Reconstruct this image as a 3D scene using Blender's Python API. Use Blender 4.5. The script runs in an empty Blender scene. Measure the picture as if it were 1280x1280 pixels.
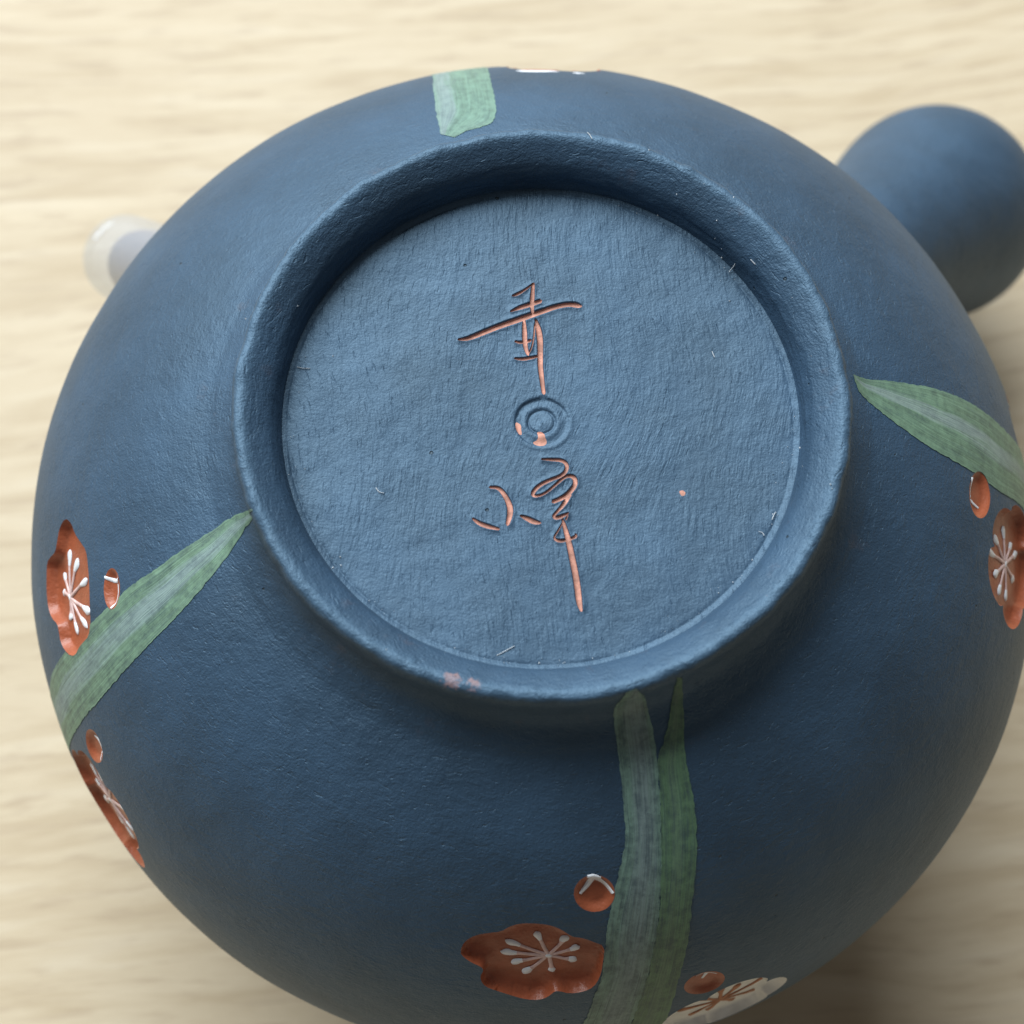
import bpy, bmesh, math, random
import numpy as np
from mathutils import Vector, Matrix, noise
from mathutils.geometry import delaunay_2d_cdt

random.seed(7); rng = np.random.default_rng(7)
MM = 0.001                      # everything below is authored in millimetres
scene = bpy.context.scene
COL = scene.collection
H = 78.0                        # height of the foot rim above the table

# ------------------------------------------------------------------ camera
cam_d = bpy.data.cameras.new('camera'); cam = bpy.data.objects.new('camera', cam_d); COL.objects.link(cam)
R = Matrix(((0.9993520699809768, 0.033967693653467045, 0.01190109291624683),
            (-0.03599222450386925, 0.9431393983837465, 0.3304430888846185),
            (0.0, -0.33065733169583433, 0.9437508829112643)))
cam.matrix_world = Matrix.Translation(Vector((-1.99631061, -59.92975388, 223.3389766)) * MM) @ R.transposed().to_4x4()
cam_d.sensor_width = 36; cam_d.lens = 2600 / 1280 * 36
cam_d.clip_start = 0.005; cam_d.clip_end = 20
cam_d.dof.use_dof = True; cam_d.dof.focus_distance = 0.164; cam_d.dof.aperture_fstop = 36.0
scene.camera = cam

# ------------------------------------------------------------------ world and window light
w = bpy.data.worlds.new('World'); scene.world = w; w.use_nodes = True
bg = w.node_tree.nodes['Background']; bg.inputs[0].default_value = (0.88, 0.86, 0.84, 1); bg.inputs[1].default_value = 0.14
def area(name, az, el, dist, sx, sy, power, color):
    l = bpy.data.lights.new(name, 'AREA'); l.shape = 'RECTANGLE'; l.size = sx; l.size_y = sy; l.energy = power; l.color = color
    o = bpy.data.objects.new(name, l); COL.objects.link(o)
    a, e = math.radians(az), math.radians(el)
    p = Vector((math.cos(a) * math.cos(e), math.sin(a) * math.cos(e), math.sin(e))) * dist
    o.location = p + Vector((0, 0, .04)); o.rotation_euler = (-p).to_track_quat('-Z', 'Y').to_euler()
area('window_light', 118, 46, 1.7, 1.8, 1.1, 74, (0.87, 0.95, 1.0))
scene.view_settings.view_transform = 'Standard'; scene.view_settings.look = 'None'
scene.view_settings.exposure = 0; scene.view_settings.gamma = 1
scene.cycles.max_bounces = 8; scene.cycles.transmission_bounces = 8

# ------------------------------------------------------------------ measured outlines, in the pot's own surface coordinates
# (angle in degrees round the axis, millimetres down the outer profile; disc outlines are x, y in mm)
CHAR_A = [[[-2.583, 10.475, 0.075], [-2.239, 10.584, 0.14], [-1.6, 11.016, 0.097], [-1.05, 11.517, 0.064]], [[-0.966, 11.604, 0.118], [-0.988, 10.562, 0.183], [-1.02, 9.844, 0.183], [-0.946, 9.193, 0.14]], [[-2.678, 9.124, 0.075], [-1.985, 9.473, 0.183], [-1.127, 9.781, 0.204], [-0.355, 10.109, 0.172]], [[-6.685, 6.543, 0.086], [-5.988, 6.629, 0.193], [-4.825, 7.205, 0.226], [-3.233, 7.976, 0.236], [-1.953, 8.5, 0.247], [-0.564, 9.089, 0.226], [0.829, 9.655, 0.215], [1.907, 9.936, 0.204], [2.506, 9.865, 0.247], [2.833, 9.782, 0.129]], [[-1.594, 8.455, 0.107], [-1.512, 7.571, 0.204], [-1.46, 6.63, 0.204], [-1.377, 6.046, 0.183], [-1.189, 5.526, 0.118]], [[-2.236, 6.6, 0.086], [-1.779, 6.477, 0.14], [-1.053, 6.694, 0.129]], [[-1.189, 5.526, 0.064], [-0.925, 6.041, 0.07], [-0.778, 6.893, 0.07], [-0.728, 8.075, 0.075]], [[-0.653, 8.457, 0.118], [-0.39, 7.615, 0.247], [-0.254, 6.678, 0.247], [-0.22, 5.506, 0.226], [-0.192, 4.572, 0.215], [-0.016, 3.299, 0.193], [0.142, 2.286, 0.15]], [[-2.219, 5.135, 0.086], [-1.626, 5.076, 0.15], [-0.985, 5.218, 0.14], [-0.111, 5.463, 0.107]]]
CHAR_B = [[[-4.98, -8.224, 0.086], [-4.475, -8.592, 0.172], [-3.787, -8.819, 0.193], [-2.966, -8.998, 0.107]], [[-3.749, -5.64, 0.107], [-3.066, -5.647, 0.15], [-2.572, -6.243, 0.193], [-2.178, -7.007, 0.236], [-2.103, -7.671, 0.247], [-2.302, -8.586, 0.14]], [[-1.333, -7.863, 0.097], [-0.781, -8.086, 0.204], [-0.304, -8.322, 0.215], [0.148, -8.382, 0.118]], [[0.121, -3.198, 0.075], [0.967, -3.211, 0.14], [1.707, -3.227, 0.14], [2.116, -3.539, 0.161], [2.067, -4.104, 0.15], [1.636, -4.537, 0.14], [0.802, -4.883, 0.14], [-0.026, -5.363, 0.15], [-0.511, -5.996, 0.15], [-0.366, -6.27, 0.118], [0.312, -6.11, 0.107], [1.03, -5.49, 0.107], [1.644, -4.851, 0.118], [2.16, -4.449, 0.14], [2.711, -4.563, 0.183], [2.809, -5.142, 0.183], [2.455, -5.715, 0.183], [1.891, -6.273, 0.183], [1.114, -6.637, 0.161]], [[2.357, -5.998, 0.172], [1.957, -6.794, 0.161], [1.45, -7.424, 0.107], [1.115, -7.825, 0.118], [1.412, -7.98, 0.161], [2.032, -7.679, 0.14], [2.3, -7.503, 0.075]], [[2.262, -7.671, 0.054], [2.125, -8.042, 0.075]], [[1.891, -8.294, 0.064], [1.543, -8.97, 0.07], [1.194, -9.556, 0.075], [1.617, -9.792, 0.15], [2.188, -9.694, 0.14], [2.993, -9.377, 0.129], [2.853, -9.162, 0.064]], [[1.864, -8.051, 0.097], [2.056, -8.619, 0.172], [2.399, -9.818, 0.236], [2.692, -11.121, 0.247], [2.982, -12.418, 0.258], [3.163, -13.495, 0.258], [3.292, -14.57, 0.247], [3.461, -15.187, 0.107]]]
STAMP = [0.038, -0.111]
CHIPS = [[[-1.968, -0.139], [-1.744, -0.224], [-1.537, -0.371], [-1.525, -0.745], [-1.422, -1.238], [-1.655, -1.185], [-1.867, -0.883], [-1.978, -0.513]], [[-0.651, -1.829], [-0.195, -1.625], [-0.208, -1.191], [-0.331, -0.947], [0.015, -0.903], [0.311, -1.109], [0.35, -1.48], [0.5, -1.661], [0.452, -2.003], [0.051, -2.142], [-0.297, -2.094]], [[10.657, -5.427], [11.023, -5.283], [11.27, -5.599], [10.966, -5.871]]]
BLOSSOM_FRONT = {"outline": [[-97.017, 24.88], [-96.629, 23.62], [-95.46, 22.84], [-93.904, 22.46], [-92.488, 22.22], [-91.727, 21.7], [-90.46, 21.32], [-88.845, 21.26], [-87.223, 21.38], [-85.933, 21.74], [-84.977, 22.26], [-84.349, 22.72], [-83.085, 22.94], [-81.842, 23.46], [-80.613, 24.04], [-80.857, 25.54], [-81.158, 27.12], [-81.646, 28.28], [-82.335, 29.04], [-83.533, 29.38], [-84.722, 29.38], [-85.618, 29.02], [-86.215, 28.9], [-86.799, 29.54], [-87.528, 30.04], [-88.558, 30.18], [-89.746, 29.98], [-91.095, 29.54], [-92.61, 29.02], [-93.833, 28.6], [-94.331, 27.94], [-94.462, 27.26], [-94.133, 26.62], [-94.478, 26.18], [-95.426, 25.9], [-96.408, 25.4]], "centre": [-86.936, 25.72], "tips": [[-91.307, 24.28], [-88.3, 23.36], [-85.034, 23.84], [-83.856, 25.0], [-84.187, 26.44], [-86.532, 27.58], [-89.382, 27.74], [-90.638, 26.6], [-91.695, 25.48]]}
BLOSSOM_LEFT = {"outline": [[-172.669, 24.46], [-171.467, 23.44], [-169.966, 23.04], [-168.164, 22.14], [-166.897, 21.54], [-165.049, 21.58], [-162.338, 21.94], [-159.829, 22.58], [-158.067, 23.1], [-156.97, 23.82], [-156.925, 24.88], [-156.862, 25.96], [-156.521, 26.8], [-157.101, 27.92], [-158.339, 28.72], [-159.552, 29.1], [-160.67, 28.88], [-161.598, 28.76], [-162.939, 29.86], [-164.373, 30.26], [-166.186, 29.98], [-167.859, 29.42], [-169.345, 28.96], [-169.455, 27.7], [-169.468, 26.76], [-170.672, 26.16], [-171.93, 25.64]], "centre": [-164.009, 27.2], "tips": [[-168.586, 26.02], [-167.096, 24.9], [-166.914, 27.6], [-165.221, 28.36], [-164.188, 24.06], [-160.755, 24.58], [-161.783, 27.86], [-159.984, 27.36], [-159.618, 25.64]]}
BUDS = [{"name": "front", "outline": [[-78.877, 19.06], [-78.993, 19.42], [-79.225, 19.76], [-79.561, 20.04], [-79.985, 20.28], [-80.475, 20.44], [-81.01, 20.5], [-81.562, 20.5], [-82.108, 20.4], [-82.62, 20.24], [-83.078, 20.0], [-83.456, 19.7], [-83.736, 19.36], [-83.904, 19.0], [-83.947, 18.62], [-83.863, 18.26], [-83.651, 17.94], [-83.322, 17.64], [-82.892, 17.4], [-82.38, 17.24], [-81.817, 17.16], [-81.23, 17.18], [-80.652, 17.26], [-80.117, 17.44], [-79.653, 17.68], [-79.282, 17.96], [-79.023, 18.3], [-78.887, 18.68]], "strokes": [[[-83.097, 18.92, 0.148], [-82.148, 18.24, 0.222], [-81.364, 17.46, 0.333]], [[-82.158, 17.26, 0.148], [-81.356, 17.38, 0.333], [-80.457, 17.54, 0.148]], [[-81.364, 17.46, 0.296], [-80.21, 17.98, 0.185], [-79.15, 19.02, 0.148]]]}, {"name": "left", "outline": [[-159.47, 18.4], [-158.932, 18.56], [-158.474, 18.78], [-158.098, 19.02], [-157.823, 19.26], [-157.675, 19.52], [-157.651, 19.78], [-157.744, 19.98], [-157.953, 20.16], [-158.27, 20.3], [-158.683, 20.4], [-159.166, 20.44], [-159.688, 20.4], [-160.249, 20.34], [-160.802, 20.22], [-161.322, 20.06], [-161.794, 19.86], [-162.182, 19.64], [-162.477, 19.4], [-162.659, 19.16], [-162.705, 18.92], [-162.638, 18.7], [-162.426, 18.5], [-162.106, 18.36], [-161.68, 18.26], [-161.178, 18.2], [-160.622, 18.22], [-160.039, 18.28]], "strokes": [[[-162.147, 19.78, 0.111], [-161.02, 19.12, 0.222], [-160.754, 18.28, 0.148]], [[-160.44, 18.78, 0.185], [-158.675, 19.14, 0.185], [-157.989, 20.02, 0.111]]]}, {"name": "lowleft", "outline": [[-146.601, 29.26], [-146.223, 29.44], [-145.9, 29.68], [-145.651, 29.98], [-145.491, 30.32], [-145.424, 30.7], [-145.45, 31.08], [-145.574, 31.44], [-145.795, 31.82], [-146.086, 32.12], [-146.437, 32.34], [-146.83, 32.48], [-147.248, 32.56], [-147.667, 32.52], [-148.068, 32.4], [-148.429, 32.18], [-148.731, 31.88], [-148.971, 31.54], [-149.131, 31.18], [-149.208, 30.8], [-149.181, 30.42], [-149.069, 30.06], [-148.873, 29.74], [-148.595, 29.48], [-148.253, 29.28], [-147.86, 29.16], [-147.44, 29.12], [-147.013, 29.14]], "strokes": [[[-148.282, 30.52, 0.111], [-147.369, 30.1, 0.185], [-146.209, 30.42, 0.185], [-145.567, 30.9, 0.074]]]}, {"name": "right", "outline": [[-1.353, 21.38], [-2.054, 21.38], [-2.764, 21.32], [-3.446, 21.18], [-4.074, 20.96], [-4.603, 20.72], [-5.015, 20.42], [-5.286, 20.1], [-5.408, 19.76], [-5.379, 19.42], [-5.182, 19.1], [-4.828, 18.82], [-4.335, 18.6], [-3.73, 18.42], [-3.042, 18.32], [-2.318, 18.3], [-1.57, 18.36], [-0.867, 18.5], [-0.23, 18.7], [0.305, 18.98], [0.717, 19.3], [0.974, 19.64], [1.061, 19.98], [0.994, 20.32], [0.776, 20.66], [0.401, 20.92], [-0.097, 21.14], [-0.691, 21.28]], "strokes": [[[-0.298, 18.78, 0.185], [-1.941, 18.86, 0.185], [-3.179, 18.64, 0.111]], [[-2.946, 18.88, 0.111], [-3.437, 19.44, 0.148], [-3.679, 20.26, 0.111]]]}, {"name": "lowright", "outline": [[-67.558, 31.82], [-67.564, 32.22], [-67.683, 32.6], [-67.914, 32.9], [-68.24, 33.18], [-68.645, 33.38], [-69.112, 33.48], [-69.614, 33.5], [-70.134, 33.42], [-70.636, 33.26], [-71.101, 33.02], [-71.508, 32.72], [-71.828, 32.38], [-72.055, 32.0], [-72.166, 31.62], [-72.165, 31.26], [-72.049, 30.9], [-71.82, 30.6], [-71.494, 30.34], [-71.084, 30.16], [-70.612, 30.06], [-70.103, 30.02], [-69.582, 30.08], [-69.072, 30.24], [-68.605, 30.44], [-68.204, 30.72], [-67.885, 31.06], [-67.666, 31.44]], "strokes": [[[-70.748, 30.28, 0.111], [-69.678, 30.64, 0.185], [-68.422, 31.14, 0.148]], [[-69.332, 30.92, 0.185], [-69.919, 31.56, 0.111]]]}]
LEAF_LEFT = {"a": [[-155.986, 0.0], [-160.641, 5.28], [-160.734, 6.82], [-160.018, 8.74], [-159.52, 11.98], [-158.915, 14.24], [-158.994, 16.52], [-158.493, 19.2], [-158.098, 21.64], [-157.918, 24.82], [-158.066, 29.54], [-158.208, 33.92], [-158.01, 36.58]], "b": [[-155.695, 0.0], [-157.89, 4.66], [-156.295, 6.34], [-154.853, 7.74], [-152.858, 10.16], [-151.316, 13.38], [-150.665, 16.68], [-150.154, 20.78], [-149.982, 25.54], [-150.426, 29.9], [-150.738, 32.96], [-151.317, 37.06], [-151.479, 39.26]]}
LEAF_RIGHT = {"a": [[12.855, 6.5], [12.062, 7.86], [12.017, 9.9], [11.736, 12.24], [11.712, 14.3], [11.372, 16.46], [10.898, 18.8], [10.235, 21.42], [9.452, 24.08], [8.757, 26.98], [8.486, 30.24]], "b": [[12.325, 6.52], [9.992, 6.56], [8.119, 7.4], [6.308, 8.58], [4.372, 10.22], [2.63, 12.22], [1.598, 14.14], [0.86, 16.8], [0.469, 19.18], [-0.004, 21.56], [-0.302, 23.52], [0.054, 25.88], [0.007, 27.96]]}
LEAF_FRONT_PALE = {"a": [[-71.807, 0.0], [-73.664, 0.06], [-74.849, 2.62], [-75.377, 4.76], [-75.417, 6.5], [-75.726, 9.22], [-76.208, 11.9], [-76.464, 14.2], [-77.242, 15.8], [-78.616, 18.14], [-79.869, 20.92], [-80.661, 24.34], [-81.139, 27.64], [-82.133, 30.68], [-83.175, 34.58]], "b": [[-71.401, 0.0], [-70.99, 0.3], [-69.238, 3.18], [-68.947, 5.9], [-69.256, 7.78], [-69.635, 8.88], [-70.429, 11.06], [-71.693, 14.44], [-73.193, 19.24], [-73.941, 21.88], [-74.899, 24.7], [-75.662, 27.24], [-76.466, 29.74], [-77.331, 32.72], [-78.081, 36.0]]}
LEAF_FRONT_GREEN = {"a": [[-63.763, 0.52], [-63.415, 3.7], [-65.976, 6.64], [-68.259, 8.18], [-69.635, 8.88], [-70.429, 11.06], [-71.693, 14.44], [-73.193, 19.24], [-73.941, 21.88], [-74.899, 24.7], [-75.662, 27.24], [-76.466, 29.74], [-77.331, 32.72], [-78.081, 36.0]], "b": [[-62.511, 1.3], [-61.874, 4.22], [-63.636, 7.12], [-64.91, 8.78], [-65.67, 10.76], [-66.199, 13.08], [-66.987, 15.4], [-68.26, 18.2], [-69.759, 21.42], [-71.065, 25.06], [-72.161, 28.28], [-73.373, 32.16], [-74.432, 37.9]]}
LEAF_BACK = {"a": [[108.778, 10.0], [108.549, 10.64], [108.265, 11.98], [107.703, 14.36], [106.82, 17.54], [106.404, 20.24], [105.766, 22.4]], "b": [[106.702, 9.02], [105.794, 9.3], [104.074, 9.68], [102.046, 9.82], [100.429, 10.1], [99.282, 10.62], [98.686, 12.22], [98.482, 14.34], [98.446, 16.86], [98.402, 20.26], [98.294, 21.94]]}
POINTS = {"lowleft": [-143.745, 38.22], "right": [-7.7, 26.7], "white": [-67.45, 39.6], "back": [90.0, 27.6], "farright": [11.2, 34.0]}
DUST = [[-17.97, -4.7, 73.96], [-19.15, -5.26, 73.95], [-14.84, -11.67, 73.96], [-14.74, -12.36, 73.97], [-15.33, -12.57, 73.96], [-12.48, -15.05, 73.96], [-19.7, -0.94, 73.96], [-19.01, -2.04, 73.96], [19.95, -3.6, 75.45], [19.29, -4.97, 73.99], [21.66, -5.87, 77.94], [21.77, -6.25, 77.95], [17.87, -7.03, 73.97], [18.22, -8.06, 73.99], [14.81, -12.57, 73.96], [13.73, -13.43, 73.95], [-15.46, 3.45, 73.95], [-16.41, 4.77, 73.97], [-22.89, 5.89, 77.84], [-22.8, -1.47, 77.91], [-21.61, -7.7, 77.89], [-19.16, 7.78, 76.4], [-3.11, -12.11, 73.97], [0.43, -19.4, 73.96], [2.32, -19.27, 73.96], [4.39, -18.88, 73.97], [-6.53, -19.58, 76.35], [-5.35, -19.06, 73.97], [-3.68, -19.19, 73.97], [-10.72, -19.88, 77.95], [-8.93, -20.94, 77.91], [2.16, 19.84, 74.02], [4.94, 19.31, 74.0], [8.8, 17.97, 74.12], [10.1, 18.42, 76.87], [13.93, 14.38, 74.18], [14.58, 10.73, 73.96], [7.77, 21.69, 77.87], [13.27, 16.26, 76.81], [13.83, 14.71, 75.06], [12.14, 18.86, 77.93], [14.47, 17.78, 77.89], [18.25, 13.67, 77.92], [19.05, 9.66, 77.21], [20.51, 4.9, 76.96], [19.96, -1.64, 74.25], [16.27, -10.74, 73.96]]
CHIP_POINTS = [[[-5.88, -21.96, 77.93], 0.7], [[-4.31, -22.2, 77.96], 0.6]]
FIBRES = [[[14.52, 13.17, 73.97], [14.81, 13.48, 74.22], [14.97, 13.56, 75.08]], [[15.95, 13.16, 76.4], [16.13, 12.95, 76.41], [16.32, 12.74, 76.42]], [[2.88, 23.08, 77.84], [3.07, 22.86, 77.87], [3.26, 22.48, 77.93]], [[-19.15, 3.71, 73.96], [-18.71, 3.59, 73.96], [-18.09, 3.61, 73.97]], [[-2.74, -18.96, 73.96], [-2.1, -18.57, 73.95], [-1.46, -18.18, 73.96]], [[16.76, -8.49, 73.97], [17.06, -8.54, 73.97], [17.18, -8.79, 73.97]], [[17.8, -7.48, 73.96], [17.99, -6.96, 73.95], [18.11, -6.89, 73.95]], [[13.24, 15.56, 75.84], [13.33, 15.39, 75.63], [13.22, 15.36, 75.41]], [[13.2, 6.27, 73.97], [13.39, 5.8, 73.95]], [[-12.44, -6.05, 73.95], [-12.17, -6.43, 73.97], [-11.8, -6.48, 73.97]]]

# ------------------------------------------------------------------ helpers
def tag(o, label=None, cat=None, group=None, kind=None):
    for k, v in (('label', label), ('category', cat), ('group', group), ('kind', kind)):
        if v: o[k] = v
    return o
def build(name, V, F, mats, parent=None, uv=None, mi=None, smooth=True, sharp=None):
    me = bpy.data.meshes.new(name)
    me.from_pydata([tuple(c * MM for c in v) for v in V], [], [tuple(f) for f in F])
    for m in (mats if isinstance(mats, (list, tuple)) else [mats]): me.materials.append(m)
    if smooth: me.polygons.foreach_set('use_smooth', [True] * len(me.polygons))
    if mi is not None: me.polygons.foreach_set('material_index', mi)
    if uv is not None:
        l = me.uv_layers.new(name='UVMap'); idx = np.zeros(len(me.loops), int); me.loops.foreach_get('vertex_index', idx)
        l.data.foreach_set('uv', np.asarray(uv, float)[idx].ravel())
    me.update()
    if sharp: me.set_sharp_from_angle(angle=math.radians(sharp))
    o = bpy.data.objects.new(name, me); COL.objects.link(o)
    if parent: o.parent = parent
    return o

def body_profile():
    n = 2.298
    P = [(23.2,-.15),(23.42,-.4),(23.5,-.8),(23.46,-1.5),(23.36,-2.3),(23.34,-3.1),(23.5,-4.0),(23.95,-4.9),(24.7,-5.6),(25.4,-6.08)]
    for a in np.linspace(0, 1, 161):
        ph = np.radians(90) * (1 - a); r = 45 * np.cos(ph) ** (2 / n); z = -37 + 35.21 * np.sin(ph) ** (2 / n)
        if r >= 25.9: P.append((r, z))
    for a in np.linspace(0, 1, 121)[1:]:
        ph = np.radians(90) * a; r = 45 * np.cos(ph); z = -37 - 28.08 * np.sin(ph)
        if r >= 29.5: P.append((r, z))
    P = np.array(P); P[:, 1] += H
    return P, np.concatenate([[0], np.cumsum(np.hypot(*np.diff(P, axis=0).T))])
PR, PS = body_profile()
SF = np.arange(0, PS[-1], .1); RF = np.interp(SF, PS, PR[:, 0]); ZF = np.interp(SF, PS, PR[:, 1])
k = np.ones(7) / 7
RFs = np.concatenate([RF[:3], np.convolve(RF, k, 'valid'), RF[-3:]]); ZFs = np.concatenate([ZF[:3], np.convolve(ZF, k, 'valid'), ZF[-3:]])
NR = -np.gradient(ZFs); NZ = np.gradient(RFs); ln = np.hypot(NR, NZ); NR /= ln; NZ /= ln
def wob(x, y, z, sc, amp):
    return amp * noise.noise(Vector((x * sc, y * sc, z * sc)))
def surf(th, s, off=0.0):
    """point on the outer surface; th in radians, s in mm"""
    r = np.interp(s, SF, RFs); z = np.interp(s, SF, ZFs); nr = np.interp(s, SF, NR); nz = np.interp(s, SF, NZ)
    x, y = r * math.cos(th), r * math.sin(th)
    o = off + wob(x, y, z, .09, .10) + wob(x + 50, y, z, .3, .03)
    if s < 7.5: o += (1 - s / 7.5) * (wob(x, y, z + 9, .5, .15) + wob(x, y, z + 30, 1.4, .09))
    rr = r + nr * o
    return (rr * math.cos(th), rr * math.sin(th), z + nz * o)

def inside(p, poly):
    c = False; n = len(poly); x, y = p
    j = n - 1
    for i in range(n):
        xi, yi = poly[i][0], poly[i][1]; xj, yj = poly[j][0], poly[j][1]
        if (yi > y) != (yj > y) and x < (xj - xi) * (y - yi) / (yj - yi) + xi: c = not c
        j = i
    return c
def resample(poly, step, closed=True, smooth=1):
    P = np.array(poly, float)
    for _ in range(smooth):       # one Chaikin pass rounds the traced corners
        Q = np.roll(P, -1, 0) if closed else P[1:]
        A = P if closed else P[:-1]
        N = np.empty((2 * len(A), P.shape[1])); N[0::2] = .75 * A + .25 * Q; N[1::2] = .25 * A + .75 * Q
        P = N if closed else np.vstack([P[:1], N, P[-1:]])
    if closed: P = np.vstack([P, P[:1]])
    L = np.concatenate([[0], np.cumsum(np.hypot(P[1:, 0] - P[:-1, 0], P[1:, 1] - P[:-1, 1]))])
    n = max(8, int(L[-1] / step)); t = np.linspace(0, L[-1], n + 1)
    out = np.stack([np.interp(t, L, P[:, c]) for c in range(P.shape[1])], 1)
    return out[:-1] if closed else out
def dist_to(pts, poly, closed=True):
    """distance of each of pts to a polyline"""
    A = np.array(poly)[:, :2]; B = np.roll(A, -1, 0) if closed else A[1:]
    if not closed: A = A[:-1]
    d = np.full(len(pts), 1e9)
    for a, b in zip(A, B):
        ab = b - a; t = np.clip(((pts - a) @ ab) / max(ab @ ab, 1e-12), 0, 1)
        d = np.minimum(d, np.hypot(*(pts - a - t[:, None] * ab).T))
    return d
def cdt(points, loops, extra_edges=()):
    """triangulate points plus closed loops as constraints"""
    V = [Vector((float(p[0]), float(p[1]))) for p in points]; E = list(extra_edges)
    for lp in loops:
        b = len(V); n = len(lp); V += [Vector((float(p[0]), float(p[1]))) for p in lp]
        E += [(b + i, b + (i + 1) % n) for i in range(n)]
    vo, eo, fo, *_ = delaunay_2d_cdt(V, E, [], 0, 1e-6)
    return np.array([(v.x, v.y) for v in vo]), [tuple(f) for f in fo]
def compact(V, F):
    used = sorted({i for f in F for i in f}); m = {u: i for i, u in enumerate(used)}
    return used, [tuple(m[i] for i in f) for f in F]
def ccw(V, f):
    (x0, y0), (x1, y1), (x2, y2) = V[f[0]], V[f[1]], V[f[2]]
    return f if (x1 - x0) * (y2 - y0) - (x2 - x0) * (y1 - y0) > 0 else (f[0], f[2], f[1])

# ------------------------------------------------------------------ materials
def mat(name):
    m = bpy.data.materials.new(name); m.use_nodes = True
    nt = m.node_tree; b = nt.nodes['Principled BSDF']; return m, nt, b
def nd(nt, t, **kw):
    n = nt.nodes.new(t)
    for k_, v in kw.items():
        if k_.startswith('i_'):
            n.inputs[k_[2:].replace('_', ' ')].default_value = v
        else: setattr(n, k_, v)
    return n
def mapping(nt, src, scale, loc=(0, 0, 0), rot=(0, 0, 0)):
    m = nd(nt, 'ShaderNodeMapping'); m.inputs['Scale'].default_value = scale; m.inputs['Location'].default_value = loc; m.inputs['Rotation'].default_value = rot
    nt.links.new(src, m.inputs['Vector']); return m.outputs[0]
def ramp(nt, src, stops):
    r = nd(nt, 'ShaderNodeValToRGB'); e = r.color_ramp.elements
    while len(e) < len(stops): e.new(.5)
    for el, (p, c) in zip(e, stops):
        el.position = p; el.color = c if isinstance(c, tuple) else (c, c, c, 1)
    nt.links.new(src, r.inputs[0]); return r.outputs[0]
def mix(nt, fac, a, b, blend='MIX'):
    m = nd(nt, 'ShaderNodeMix', data_type='RGBA', blend_type=blend)
    for s_, v in ((0, fac), (6, a), (7, b)):
        if isinstance(v, (int, float, tuple)): m.inputs[s_].default_value = v
        else: nt.links.new(v, m.inputs[s_])
    return m.outputs[2]
def math_(nt, op, a, b=None):
    m = nd(nt, 'ShaderNodeMath', operation=op)
    for i, v in ((0, a), (1, b)):
        if v is None: continue
        if isinstance(v, (int, float)): m.inputs[i].default_value = v
        else: nt.links.new(v, m.inputs[i])
    return m.outputs[0]
def noise_(nt, vec, scale, detail=2, rough=.5, dist=0):
    n = nd(nt, 'ShaderNodeTexNoise'); nt.links.new(vec, n.inputs['Vector'])
    n.inputs['Scale'].default_value = scale; n.inputs['Detail'].default_value = detail
    n.inputs['Roughness'].default_value = rough; n.inputs['Distortion'].default_value = dist
    return n.outputs['Fac']

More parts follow.
